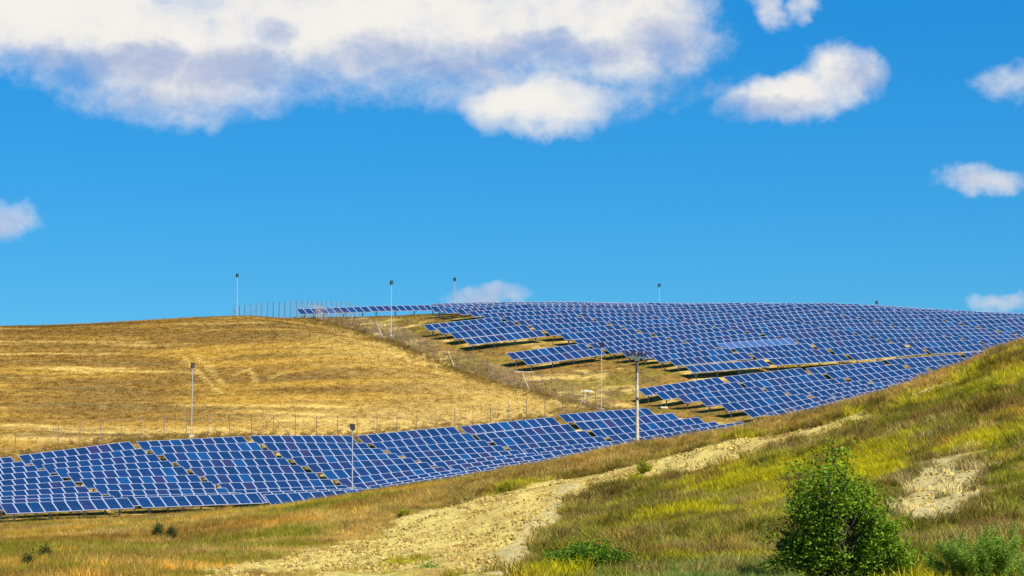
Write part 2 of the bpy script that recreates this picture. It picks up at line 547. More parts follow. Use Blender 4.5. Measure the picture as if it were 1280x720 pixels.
# bank of the near ridge
X, Y = rand_in(62000, 70, 182, 330, 1400)
st, tr, ba, _ = zones(X, Y)
leftish = X < -2 - (Y - 100) * .05
keep = (rng.uniform(size=len(X)) > np.maximum(np.maximum(st * .93, tr * .99), ba * .985)) & ~(leftish & (rng.uniform(size=len(X)) > .5))
X, Y = X[keep], Y[keep]
hgt = .55 + .95 * fbm(X, Y, 3.0, 401)
C = ground_col(X, Y) * rng.uniform(1.1, 2.15, (len(X), 1))
inst = np.maximum(st[keep], ba[keep])
C = mixc(C, OLIVE, (inst > .3) * .7)
s = sc3(len(X), .7, 1.15) * hgt[:, None] * (1 - .35 * inst[:, None]) * (1 - .55 * np.clip(1 + np.maximum(poly_sd(X, Y, STRIP), poly_sd(X, Y, BARE) + .5) / 3.5, 0, 1))[:, None]
scatter('bank_grass', X, Y, s, C, T_GRASS, 'olive and yellow rough grass covering the near bank')

# darker scrub clumps on the bank
X, Y = rand_in(26000, 72, 178, 560, 1400)
st, tr, ba, _ = zones(X, Y)
k = ((fbm(X, Y, 1.3, 153) + rng.normal(0, .05, len(X))) > .50) & (st < .35) & (tr < .2) & (rng.uniform(size=len(X)) > ba * .88)
X, Y = X[k], Y[k]
dk = np.clip((fbm(X, Y, 1.9, 155, 3) - .50) * 9, 0, 1)
C = mixc(ground_col(X, Y) * rng.uniform(1.1, 2.0, (len(X), 1)), mixc(np.broadcast_to(BROWN * 1.2, (len(X), 3)), OLIVE * .8, rng.uniform(size=len(X))), dk * .85)
scatter('bank_scrub', X, Y, sc3(len(X), .5, 1.3) * (.6 + .8 * fbm(X, Y, 2, 157))[:, None], C, T_BUSH, 'dark brown scrubby tussocks on the near bank')

# meadow at the left
X, Y = rand_in(78000, 84, 206, -330, 720)
st, tr, ba, stub = zones(X, Y)
rightish = X > 1 - (Y - 100) * .02
k = (rng.uniform(size=len(X)) > np.maximum(st * .97, tr)) & ~(rightish & (Y < 165))
k &= ~((poly_sd(X, Y, [(-60, 176), (60, 240), (60, 300), (-60, 300)]) > 0))
X, Y = X[k], Y[k]
C = ground_col(X, Y) * (rng.uniform(.7, 1.8, (len(X), 1)) * (.65 + .7 * fbm(X, Y, .9, 409, 2)[:, None]))
s = sc3(len(X), .6, 1.1) * (.45 + .8 * fbm(X, Y, 4, 411))[:, None] * (1 - .5 * np.clip(1 + poly_sd(X, Y, STRIP) / 3, 0, 1))[:, None]
scatter('meadow_grass', X, Y, s, C, T_TALL, 'golden dry meadow grass below the lower array')

# stubble field
X, Y = rand_in(78000, 222, 350, -330, 760)
_, _, _, stub = zones(X, Y)
k = stub > rng.uniform(.2, .8, len(X))
X, Y = X[k], Y[k]
C = ground_col(X, Y) * rng.uniform(.8, 1.25, (len(X), 1))
scatter('stubble', X, Y, sc3(len(X), .7, 1.2), C, T_STUB, 'short golden stubble on the rounded hill')

# grass between and below the rows of the arrays and along the fences
X, Y = rand_in(64000, 192, 352, -330, 1400)
_, _, _, stub = zones(X, Y)
k = stub < .5
X, Y = X[k], Y[k]
C = ground_col(X, Y) * rng.uniform(.75, 1.3, (len(X), 1))
s = sc3(len(X), .55, 1.0, .5, .9) * (.5 + .6 * fbm(X, Y, 4, 421))[:, None]
scatter('array_grass', X, Y, s, C, T_GRASS, 'patchy olive and straw grass around the solar tables')

# weeds along the fence lines
qx, qy = [], []
for pl in (FA, FB):
    for (x0, y0), (x1, y1) in zip(pl, pl[1:]):
        L = math.hypot(x1 - x0, y1 - y0)
        t = rng.uniform(size=int(L * 26))
        off = rng.normal(.5, 1.5, len(t))
        qx.append(x0 + t * (x1 - x0) - off * (y1 - y0) / L); qy.append(y0 + t * (y1 - y0) + off * (x1 - x0) / L)
X, Y = np.concatenate(qx), np.concatenate(qy)
C = mixc(np.broadcast_to(OCHRE * .75, (len(X), 3)), PALE * .6, rng.uniform(size=len(X))) * (.7 + .6 * fbm(X, Y, 3, 431))[:, None]
scatter('fence_weeds', X, Y, sc3(len(X), .5, 1.1), C, T_GRASS, 'dry brown weeds grown up along the wire fences')

# bright green grass at the foot of the bank
X, Y = rand_in(3600, 66, 79, 745, 1000)
k = fbm(X, Y, 3.0, 441) + np.clip((X - 2) * .02, -.06, .08) > .44
X, Y = X[k], Y[k]
C = mixc(np.broadcast_to(lin((.12, .20, .02)), (len(X), 3)), lin((.30, .36, .08)), rng.uniform(size=len(X)))
s = sc3(len(X), .5, .9, .7, 1.1)
scatter('green_grass', X, Y, s, C, T_TALL, 'tall bright green grass at the foot of the bank')


# clods of earth
def clod_mesh(seed):
    bm = bmesh.new(); bmesh.ops.create_icosphere(bm, subdivisions=1, radius=1)
    r = random.Random(seed)
    for v in bm.verts:
        v.co *= r.uniform(.6, 1.15); v.co.z *= .65
    me = bpy.data.meshes.new('clod'); bm.to_mesh(me); bm.free()
    at = me.attributes.new('v', 'FLOAT', 'POINT'); at.data.foreach_set('value', np.array([r.uniform(.3, 1) for _ in me.vertices], np.float32))
    return me


CLOD = collection_of([clod_mesh(i) for i in range(6)], 'clod', grass_mat('clod_earth', 0.0, .8, 1.1))
X, Y = rand_in(150000, 84, 190, 250, 1300)
st, tr, ba, _ = zones(X, Y)
k = np.maximum(st, np.maximum(tr * .35, ba * .5)) > rng.uniform(size=len(X))
X, Y = X[k][:52000], Y[k][:52000]
sz = .024 + .10 * rng.uniform(size=len(X)) ** 3.2
C = mixc(np.broadcast_to(SOIL * .95, (len(X), 3)), BROWN * 1.2, rng.uniform(size=len(X)) * 1.9 - .7)  # browner share of clods paints in the shadows between them
scatter('earth_clods', X, Y, np.repeat(sz[:, None], 3, 1), C, CLOD, 'pale broken clods of earth on the ploughed strip', tilt=1.5)

# ------------------------------------------------------------------ solar tables
def panel_mat(pale=False):
    def b(nt, out):
        oi = N(nt, 'ShaderNodeObjectInfo')
        r = N(nt, 'ShaderNodeValToRGB'); e = r.color_ramp.elements
        e[0].position = 0; e[0].color = (.001, .018, .070, 1)
        e[1].position = 1; e[1].color = (.002, .048, .155, 1)
        for p, c in ((.3, (.002, .020, .080, 1)), (.55, (.001, .026, .100, 1)), (.80, (.009, .018, .075, 1)), (.85, (.022, .020, .070, 1)), (.89, (.002, .022, .085, 1))):
            x = e.new(p); x.color = c
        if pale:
            for q in e: q.color = (.035 + .02 * q.position, .095, .23, 1)  # sky reflection painted in as a lighter cell colour
        nt.links.new(oi.outputs['Random'], r.inputs[0])
        tc = N(nt, 'ShaderNodeTexCoord')
        br = N(nt, 'ShaderNodeTexBrick'); br.offset = 0; br.inputs['Scale'].default_value = 1
        br.inputs['Brick Width'].default_value = .155; br.inputs['Row Height'].default_value = .155; br.inputs['Mortar Size'].default_value = .006
        br.inputs['Color1'].default_value = (0, 0, 0, 1); br.inputs['Color2'].default_value = (.25, .25, .25, 1); br.inputs['Mortar'].default_value = (1, 1, 1, 1)
        nt.links.new(tc.outputs['Object'], br.inputs['Vector'])
        mx = N(nt, 'ShaderNodeMix', data_type='RGBA'); mx.inputs[7].default_value = (.08, .12, .24, 1)
        ml = N(nt, 'ShaderNodeMath', operation='MULTIPLY'); ml.inputs[1].default_value = .35
        nt.links.new(br.outputs['Color'], ml.inputs[0]); nt.links.new(ml.outputs[0], mx.inputs[0])
        nt.links.new(r.outputs[0], mx.inputs[6])
        p = N(nt, 'ShaderNodeBsdfPrincipled'); p.inputs['Roughness'].default_value = .12; p.inputs['Specular IOR Level'].default_value = .35
        nt.links.new(mx.outputs[2], p.inputs['Base Color'])
        nt.links.new(p.outputs[0], out.inputs['Surface'])
    return mat('painted_sky_reflection_cells' if pale else 'blue_solar_cells', b)


M_CELL = panel_mat(); M_SKYREFL = panel_mat(True)
M_ALU = simple('white_aluminium_frame', (.38, .41, .49), .45, 0, .03, 4)
M_GALV = simple('galvanised_steel', (.42, .43, .44), .5, .5, .15, 9)
M_RAIL = simple('rail_aluminium', (.62, .63, .65), .4, .4, .08, 6)
M_POSTDARK = simple('dark_steel_post', (.16, .14, .12), .7, .2, .2, 7)

PW, PL, PT = 1.0, 1.62, .045
TILT = math.radians(29)


def panel_mesh():
    m = MB(); f = .040; w, l = PW - .012, PL - .006
    m.box((0, l / 2 - f / 2, 0), (w, f, PT)); m.box((0, -l / 2 + f / 2, 0), (w, f, PT))
    m.box((-w / 2 + f / 2, 0, 0), (f, l - 2 * f - .002, PT)); m.box((w / 2 - f / 2, 0, 0), (f, l - 2 * f - .002, PT))
    m.box((0, 0, .006), (w - 2 * f - .001, l - 2 * f - .003, .02), mi=1)
    return m.mesh('solar_panel', [M_ALU, M_CELL])


def post_mesh():
    m = MB()
    zc = .62 + PL * math.sin(TILT) / 2 - .09
    m.box((0, .10, zc / 2 - .3), (.09, .12, zc + .6 - .02))
    R = Matrix.Rotation(TILT, 3, 'X')
    m.box((0, 0, zc - .03), (.06, 1.35, .08), R)
    m.tube((0, .10, .28), (0, -.48, zc - .34), .025, n=6)
    return m.mesh('post', M_GALV)


PANEL_ME, POST_ME = panel_mesh(), post_mesh()
SKYREFL_ME = PANEL_ME.copy(); SKYREFL_ME.materials[1] = M_SKYREFL
RAIL_CACHE = {}


def rail_mesh(nc, which):
    key = (nc, which)
    if key not in RAIL_CACHE:
        m = MB(); m.box((0, 0, 0), (nc * PW - .1, .05, .06))
        RAIL_CACHE[key] = m.mesh('rail', M_RAIL)
    return RAIL_CACHE[key]


GROUPS = {'lower': 'solar tables of the lower array', 'middle': 'solar tables of the middle array', 'top': 'solar tables of the hilltop array'}
n_tables = 0


def solar_table(x0, y0, nc, label, group, dtilt=0.0, rise=0.0, pale=False):
    """left top corner of the row at (x0, y0); nc panels running along the row"""
    global n_tables
    L = nc * PW
    xc, yc = x0 + UX * L / 2, y0 + UY * L / 2
    a = hz_smooth(np.array([x0, xc, x0 + UX * L]), np.array([y0, yc, y0 + UY * L]))
    sl = (a[2] - a[0]) / L + rnd.gauss(0, .004)
    zb = (a[0] + a[1] * 2 + a[2]) / 4 + rnd.gauss(0, .03) + rise
    t = empty('solar_table', (xc, yc, zb), RA)
    tag(t, label, 'solar table', group)
    ang = math.atan(sl)
    tl = TILT + dtilt + rnd.gauss(0, .010)
    zc = .62 + PL * math.sin(TILT) / 2
    Rr = Matrix.Rotation(-ang, 4, 'Y') @ Matrix.Rotation(tl, 4, 'X')
    for i in range(nc):
        lx = (i + .5) * PW - L / 2
        p = link('panel', SKYREFL_ME if pale else PANEL_ME, None, t)
        j = Matrix.Rotation(rnd.gauss(0, .006), 4, 'X') @ Matrix.Rotation(rnd.gauss(0, .004), 4, 'Y')
        p.matrix_basis = Matrix.Translation((lx * math.cos(ang), 0, zc + lx * math.sin(ang))) @ Rr @ j
    for sgn in (-1, 1):
        r = link('rail', rail_mesh(nc, 0), None, t)
        r.matrix_basis = Matrix.Translation((0, 0, zc)) @ Rr @ Matrix.Translation((0, sgn * .45, -.058))
    k = max(2, round(nc / 2.8))
    for i in range(k):
        lx = -L / 2 + .9 + (L - 1.8) * i / (k - 1)
        p = link('post', POST_ME, None, t)
        p.location = (lx * math.cos(ang), 0, lx * math.sin(ang))
    n_tables += 1
    return t


ORD = ['first', 'second', 'third', 'fourth', 'fifth', 'sixth', 'seventh', 'eighth', 'ninth', 'tenth', 'eleventh', 'twelfth', 'thirteenth',
       'fourteenth', 'fifteenth', 'sixteenth', 'seventeenth', 'eighteenth', 'nineteenth', 'twentieth', 'twenty-first', 'twenty-second', 'twenty-third']


def proj(x, y, z):
    z = z - CAMZ
    yy = y * cp + z * sp
    zz = -y * sp + z * cp
    return 640 + F * x / yy, 360 - F * zz / yy


DD = np.linspace(.35, .985, 60)


def shows(x0, y0, nc):
    """is any panel of the table in the photograph (inside the frame, above the ground in front)"""
    for fr in (0, .25, .5, .75, 1):
        x, y = x0 + UX * nc * fr, y0 + UY * nc * fr
        z = float(hz_smooth(np.array([x]), np.array([y]))[0]) + 1.45
        px, py = proj(x, y, z)
        if px < -30 or px > 1310:
            continue
        gz = hz_smooth(x * DD, y * DD)
        if np.all(gz < CAMZ + (z - CAMZ) * DD + .05):
            return True
    return False


# lower array
P = 10.56
LX0, LY0 = wx(815, 252.5), 252.5          # right end of the top row
dL = 2.9
for k in range(10):                        # k rows below the top one
    ex = LX0 - VX * dL * k; ey = LY0 - VY * dL * k
    extra = min(5, int(round(k * .75)))
    bands = []
    for c in range(9):
        nc = 10 + (extra if c == 0 else 0)
        sx = ex - UX * (P * c + 10.0); sy = ey - UY * (P * c + 10.0)
        if c == 0 and k == 0:
            nc = 10
        if not shows(sx, sy, nc):
            continue
        solar_table(sx, sy, nc, 'blue solar table, lower array, %s row below the fence, %s from stepped end' % (ORD[k], ORD[c]), GROUPS['lower'])

# middle array, below the long dark gap
MX0, MY0 = wx(802, 267), 267.0
for k in range(8):
    dk_ = 3.8 * k - (.5 if k else 0)
    sx = MX0 - VX * dk_; sy = MY0 - VY * dk_
    for c in range(6):
        x, y = sx + UX * P * c, sy + UY * P * c
        if not shows(x, y, 10):
            continue
        solar_table(x, y, 10, 'blue solar table, middle array, %s row from its top, %s from stepped end' % (ORD[k], ORD[c]), GROUPS['middle'])

# hilltop array
HX0, HY0 = wx(862, 275), 275.0
dH = 3.2
for k in range(23):
    sx = HX0 + VX * dH * k; sy = HY0 + VY * dH * k
    c0 = 0
    if k in (5, 6) or 9 <= k <= 12:
        c0 = -1
    sh = -1.1 if k >= 13 else 0.0
    if 18 <= k <= 21:
        sh = 1.5 * (k - 17)
    if k == 22:
        c0 = -1; sh = -1.5
    idx = 0
    for c in range(c0, 10):
        x, y = sx + UX * (P * c + sh), sy + UY * (P * c + sh)
        if not (shows(x, y, 10) or k == 22):
            if c > 0:
                continue
            idx += 1
            continue
        if k == 22 and c == -1:
            x, y = x + UX * .45, y + UY * .45
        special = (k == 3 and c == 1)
        lab = 'blue solar table, hilltop array, %s row above the long gap, %s from stepped end' % (ORD[k], ORD[idx])
        if special:
            lab = 'solar table painted paler for reflected sky among the dark rows of the hilltop array'
        if k == 22:
            lab = 'solar table on the crest line, %s in the top row from the fence' % ORD[idx]
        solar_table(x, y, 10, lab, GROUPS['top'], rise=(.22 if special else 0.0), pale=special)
        idx += 1
print('TABLES', n_tables)

# ------------------------------------------------------------------ fences
M_FPOST = simple('rusty_brown_post', (.27, .20, .14), .8, 0, .25, 5)
M_WIRE = simple('galvanised_wire', (.33, .31, .28), .5, .4, .1, 5)
M_WOOD = simple('pale_weathered_wood', (.62, .52, .33), .85, 0, .2, 6)


def walk(poly, step):
    out = []; acc = 0.0; nxt = 0.0
    for (x0, y0), (x1, y1) in zip(poly, poly[1:]):
        L = math.hypot(x1 - x0, y1 - y0)
        while nxt <= acc + L:
            t = (nxt - acc) / L
            out.append((x0 + t * (x1 - x0), y0 + t * (y1 - y0))); nxt += step
        acc += L
    return out


def fence(poly, step, label, h=2.0, braces=(), wood=(), pt=.05, pmat=None):
    P_ = walk(poly, step)
    z0 = hz(np.array([p[0] for p in P_]), np.array([p[1] for p in P_]))
    root = empty('wire_fence', (P_[0][0], P_[0][1], float(z0[0])))
    tag(root, label, 'fence', 'wire fences around the solar arrays')
    base = Vector((P_[0][0], P_[0][1], float(z0[0])))
    pm = MB(); pm.box((0, 0, h / 2 - .15), (pt, pt, h + .3)); pm.box((0, 0, h + .012), (pt + .01, pt + .01, .02)); pme = pm.mesh('post', pmat or M_FPOST)
    for (x, y), z in zip(P_, z0):
        p = link('post', pme, None, root); p.location = Vector((x, y, float(z))) - base
        p.rotation_euler = (rnd.gauss(0, .012), rnd.gauss(0, .012), rnd.uniform(0, PI))
    V, T = [], []

    def ribbon(a, b, r):
        d = (b - a).normalized(); up = Vector((0, 0, 1)) if abs(d.z) < .9 else Vector((d.y + .3, -d.x + .2, 0)).normalized()
        s1 = d.cross(up).normalized() * r; s2 = d.cross(s1).normalized() * r
        k = len(V)
        for q in (a, b):
            for w in (s1, -s1 * .5 + s2 * .87, -s1 * .5 - s2 * .87):
                V.append(tuple(q + w))
        for i in range(3):
            j = (i + 1) % 3
            T.append((k + i, k + j, k + 3 + j, k + 3 + i))
    for i in range(len(P_) - 1):
        a = Vector((*P_[i], float(z0[i]))) - base; b = Vector((*P_[i + 1], float(z0[i + 1]))) - base
        for zz in (.08, .68, 1.3, h - .08):
            ribbon(a + Vector((0, 0, zz)), b + Vector((0, 0, zz)), .0035)
        m = 14
        for q in range(m + 6):          # two slanting sets give the diamond mesh
            for sgn in (1, -1):
                t0 = (q - 3) / m; t1 = t0 + sgn * .32
                lo, hi = max(0, min(1, t0)), max(0, min(1, t1))
                if abs(t1 - t0) < 1e-6: continue
                f0, f1 = (lo - t0) / (t1 - t0), (hi - t0) / (t1 - t0)
                if (f1 - f0) <= .02: continue
                ribbon(a.lerp(b, lo) + Vector((0, 0, .08 + (h - .16) * f0)), a.lerp(b, hi) + Vector((0, 0, .08 + (h - .16) * f1)), .0014)
    me = bpy.data.meshes.new('wire_mesh'); me.from_pydata(V, [], T); me.materials.append(M_WIRE)
    link('wire_mesh', me, None, root)
    for (idx, sgn, ln) in braces:
        if idx >= len(P_) - 1: continue
        j = max(0, min(len(P_) - 1, idx + sgn))
        a = Vector((*P_[idx], float(z0[idx]))) - base + Vector((0, 0, h * .93)); b = Vector((*P_[j], float(z0[j]))) - base
        d = (b - a); d.z = 0; d = d.normalized() * ln
        e = a + d; gz = hz1(e.x + base.x, e.y + base.y) - base.z
        mb = MB(); mb.tube(a, (e.x, e.y, gz - .1), .028, n=6); mb.build('brace', M_FPOST, root)
    for (x, y, dx, ang) in wood:
        g = hz1(x, y)
        mb = MB(); mb.tube(Vector((x, y, g - .1)) - base, Vector((x - dx, y + .3, g + 1.75)) - base, .055, .05, n=7)
        o = mb.build('brace', M_WOOD, root); o['label'] = 'pale timber brace'
    return root


fence(FB[:], 2.0, 'brown-posted wire fence along the stubble foot above the lower array', 2.0,
      braces=((10, 1, 1.9), (18, 1, 1.9), (18, -1, 1.9), (28, 1, 1.9), (28, -1, 1.9)))
wood = []
for px, py in ((478, 420), (568, 458), (662, 487)):
    q = hit(px, py, 250)
    wood.append((q[0], q[1], .75, 0))
fence(FA, 2.0, 'wire fence running down the shoulder of the rounded hill beside the gully', 2.0,
      braces=((12, 1, 1.6), (34, 1, 1.8)), wood=wood)
fence([(wx(290, 352), 352), (wx(372, 338), 338), (wx(450, 356), 356)], 1.5, 'wire fence on the crest standing dark against the sky beside the top row', 2.4, braces=((0, 1, 1.8),), pt=.058, pmat=M_POSTDARK)

# ------------------------------------------------------------------ slim light masts
M_MAST = simple('galvanised_mast', (.55, .56, .57), .45, .3, .1, 3)
M_BLACK = simple('black_housing', (.018, .018, .02), .5, 0, .2, 6)
M_LENS = simple('floodlight_glass', (.10, .11, .12), .15, 0, .1, 6)
M_CONC = simple('pale_concrete', (.60, .51, .35), .9, 0, .12, 3, dirt=(.44, .36, .24))


def mast_meshes():
    H = 6.1
    a = MB(); a.tube((0, 0, -.3), (0, 0, H * .5), .055, .048, 10); a.tube((0, 0, H * .5), (0, 0, H + .05), .040, .034, 10)
    b = MB(); b.box((0, 0, .04), (.5, .5, .28))
    c = MB(); c.box((0, -.02, H + .30), (.34, .20, .42), Matrix.Rotation(math.radians(12), 3, 'X')); c.box((0, -.14, H + .50), (.38, .14, .03), Matrix.Rotation(math.radians(12), 3, 'X'))
    c.box((0, .07, H + .08), (.10, .08, .14))
    d = MB(); d.box((0, -.150, H + .275), (.26, .03, .32), Matrix.Rotation(math.radians(12), 3, 'X'))
    return [('pole', a.mesh('pole', M_MAST)), ('footing', b.mesh('footing', M_CONC)), ('lamp_head', c.mesh('lamp_head', M_BLACK)), ('lens', d.mesh('lens', M_LENS))]


MAST = mast_meshes()


def light_mast(x, y, label, rz=0.0, hs=1.0):
    t = empty('light_mast', (x, y, hz1(x, y)), rz)
    tag(t, label, 'light mast', 'slim light masts around the arrays')
    head = None
    for nm, me in MAST:
        o = link(nm, me, None, head if nm == 'lens' else t)
        if nm == 'lamp_head': head = o
    t.rotation_euler = (rnd.gauss(0, .006), rnd.gauss(0, .006), rz)
    return t


def mast_by_top(px, py, d0=336.0):
    """behind the crest: stand it where the ground has dropped enough"""
    best = None
    for D in np.arange(d0, 430, 1.0):
        x = wx(px, D); z = hz1(x, D) + 6.6
        q = proj(x, D, z)
        if best is None or abs(q[1] - py) < best[0]:
            best = (abs(q[1] - py), x, D)
    return best[1], best[2]


light_mast(wx(238, 236.5), 236.5, 'slim light mast at the foot of the stubble slope by the fence', .3)
light_mast(wx(440, 209.2), 209.2, 'slim light mast standing in front of the lower array rows', -.2)
q = hit(489, 421, 250)
light_mast(q[0], q[1], 'slim light mast on the hill shoulder beside the sloping fence, head above skyline', .5)
light_mast(wx(752, 257), 257, 'slim light mast in the yellow gully just above the lower array', -.4)
x, y = mast_by_top(294, 342); light_mast(x, y, 'slim light mast at the end of the crest fence, against blue sky', .6)
x, y = mast_by_top(568, 347); light_mast(x, y, 'slim light mast rising behind the hilltop array next to a small low cloud', -.3)
x, y = mast_by_top(826, 355); light_mast(x, y, 'slim light mast against plain sky above the middle of the hilltop array', .2)
x, y = mast_by_top(1099, 377); light_mast(x, y, 'light mast almost hidden by the hilltop array, only its dark head showing', 0)

# ------------------------------------------------------------------ concrete power pole on the ridge
px_, D_ = 797, 175.5
x, y = wx(px_, D_), D_
g = hz1(x, y)
tp = empty('utility_pole', (x, y, g), .08)
tag(tp, 'tall pale concrete utility pole with crossarm and dark insulators on the ridge', 'utility pole')
m = MB(); m.tube((0, 0, -.4), (0, 0, 6.25), .125, .085, 14); m.build('pole', M_CONC, tp)
m = MB(); m.box((0, -.15, 6.02), (1.35, .08, .10)); m.box((0, .13, 6.02), (1.35, .08, .10)); m.box((0, 0, 5.86), (.30, .36, .16)); m.build('crossarm', simple('green_grey_steel', (.12, .17, .15), .6, .3, .2, 6), tp)
ins = MB()
for r_, z0_, z1_ in ((.05, 0, .10), (.10, .10, .14), (.055, .14, .20), (.095, .20, .24), (.05, .24, .31), (.075, .31, .35)):
    ins.tube((0, 0, z0_), (0, 0, z1_), r_, r_ * .9, 10)
ime = ins.mesh('insulator', simple('brown_glazed_porcelain', (.06, .035, .035), .3, 0, .2, 5))
for i, dx in enumerate((-.58, -.35, -.15, .12, .33, .58)):
    o = link('insulator', ime, None, tp); o.location = (dx, -.15 if i % 2 else .13, 6.07 + .02 * (i % 3))
m = MB(); m.tube((0, 0, 3.30), (0, 0, 3.37), .122, .122, 14); m.box((0, -.17, 3.335), (.34, .06, .06)); m.build('clamp_band', M_POSTDARK, tp)
m = MB(); m.tube((-.02, -.125, 4.5), (-.02, -.11, 5.85), .02, .02, 6); m.tube((0, 0, 5.0), (0, 0, 5.86), .103, .098, 14); m.build('cable_guard', M_POSTDARK, tp)

# ------------------------------------------------------------------ small site furniture
def post_board(x, y, w, label):
    g = hz1(x, y)
    t = empty('inspection_board', (x, y, g), .2)
    tag(t, label, 'board')
    m = MB(); m.box((0, 0, 1.38), (w, .45, .07), Matrix.Rotation(.12, 3, 'X')); m.build('board', simple('weathered_white_paint', (.78, .78, .74), .5, 0, .08, 5), t)
    m = MB(); m.box((.1, .02, .60), (.07, .07, 1.5)); m.build('post', M_FPOST, t)
    m = MB(); m.tube((-.05, 0, 1.2), (-.75, -.2, -.05), .04, n=6); m.tube((.05, 0, 1.1), (-.35, .1, -.05), .03, n=6); m.build('brace', M_WOOD, t)


post_board(wx(734, 260.5), 260.5, 1.1, 'small white board on a braced post in the yellow gully by the fence')
g = hz1(wx(655, 276), 276.0)
t = empty('timber_bar', (wx(655, 276), 276.0, g), .1)
tag(t, 'pale horizontal timber bar on two slanting props beside the sloping fence', 'timber bar')
m = MB(); m.box((0, 0, 1.25), (2.1, .09, .09)); m.build('bar', M_WOOD, t)
for sx in (-1, 1):
    m = MB(); m.tube((sx * .9, 0, 1.2), (sx * .9 - .7, -.2, -.1), .04, n=6); m.build('prop', M_FPOST, t)


def slab(px, D, w, label):
    x, y = wx(px, D), D
    t = MB(); t.box((0, 0, .06), (w, .55, .16)); t.box((w * .31, .03, .155), (w * .25, .40, .03)); t.box((-w * .31, .03, .155), (w * .25, .40, .03))
    o = t.build('concrete_slab', M_CONC); o.location = (x, y, hz1(x, y) + .06); o.rotation_euler = (0, 0, RA + .1)
    tag(o, label, 'slab')


slab(857, 253.5, 2.6, 'long low concrete slab lying in grass below the middle array')
slab(925, 247, 1.4, 'short concrete slab in straw grass beside the ridge edge')
slab(829, 262, .9, 'small concrete cover near the stepped end of the middle array')

# ------------------------------------------------------------------ plants
def leaf_mat(name, c0, c1):
    def b(nt, out):
        v = N(nt, 'ShaderNodeAttribute', attribute_name='v')
        r = N(nt, 'ShaderNodeValToRGB'); r.color_ramp.elements[0].color = (*c0, 1); r.color_ramp.elements[1].color = (*c1, 1)
        nt.links.new(v.outputs['Fac'], r.inputs[0])
        p = N(nt, 'ShaderNodeBsdfPrincipled'); p.inputs['Roughness'].default_value = .6; p.inputs['Specular IOR Level'].default_value = .15
        t = N(nt, 'ShaderNodeBsdfTranslucent'); ms = N(nt, 'ShaderNodeMixShader'); ms.inputs[0].default_value = .28
        nt.links.new(r.outputs[0], p.inputs['Base Color']); nt.links.new(r.outputs[0], t.inputs[0])
        nt.links.new(p.outputs[0], ms.inputs[1]); nt.links.new(t.outputs[0], ms.inputs[2]); nt.links.new(ms.outputs[0], out.inputs['Surface'])
    return mat(name, b)


M_LEAF = leaf_mat('tree_leaves', (.045, .105, .006), (.28, .44, .016))
M_BUSH = leaf_mat('bush_leaves', (.035, .095, .006), (.17, .30, .014))
M_FEATH = leaf_mat('feathery_leaves', (.09, .17, .015), (.30, .44, .05))
M_WEED = leaf_mat('weed_leaves', (.025, .05, .008), (.06, .11, .015))
M_BARK = simple('dark_bark', (.075, .055, .035), .9, 0, .3, 9)


def leaves(name, C, sizes, r, m, parent, elong=1.6, val=None):
    """one small folded leaf per centre"""
    n_ = len(C)
    d = r.normal(size=(n_, 3)); d[:, 2] = d[:, 2] * .5 - .15; d /= np.linalg.norm(d, axis=1)[:, None]
    u = r.normal(size=(n_, 3)); u[:, 2] = np.abs(u[:, 2]) + .6
    s = np.cross(d, u); s /= np.linalg.norm(s, axis=1)[:, None] + 1e-9
    nn = np.cross(s, d)
    L = sizes[:, None] * elong * .5; Wd = sizes[:, None] * .5
    V = np.empty((n_, 4, 3))
    V[:, 0] = C - d * L; V[:, 1] = C + s * Wd + nn * Wd * .25; V[:, 2] = C + d * L; V[:, 3] = C - s * Wd + nn * Wd * .25
    i = np.arange(n_)[:, None] * 4
    T = np.concatenate([i + np.array([0, 1, 2]), i + np.array([0, 2, 3])])
    me = np_mesh(name, V.reshape(-1, 3), T)
    val = r.uniform(size=n_) if val is None else val
    a = me.attributes.new('v', 'FLOAT', 'POINT'); a.data.foreach_set('value', np.repeat(val, 4).astype(np.float32))
    return link(name, me, m, parent)


def limb(mb, p0, p1, r0, r1, r, seg=5, wob=.08):
    pts_ = [Vector(p0).lerp(Vector(p1), i / seg) for i in range(seg + 1)]
    L = (Vector(p1) - Vector(p0)).length
    for i in range(1, seg):
        pts_[i] += Vector((r.normal(), r.normal(), r.normal())) * wob * L * .4
    for i in range(seg):
        mb.tube(pts_[i], pts_[i + 1], r0 + (r1 - r0) * i / seg, r0 + (r1 - r0) * (i + 1) / seg, 7, cap=False)
    return pts_


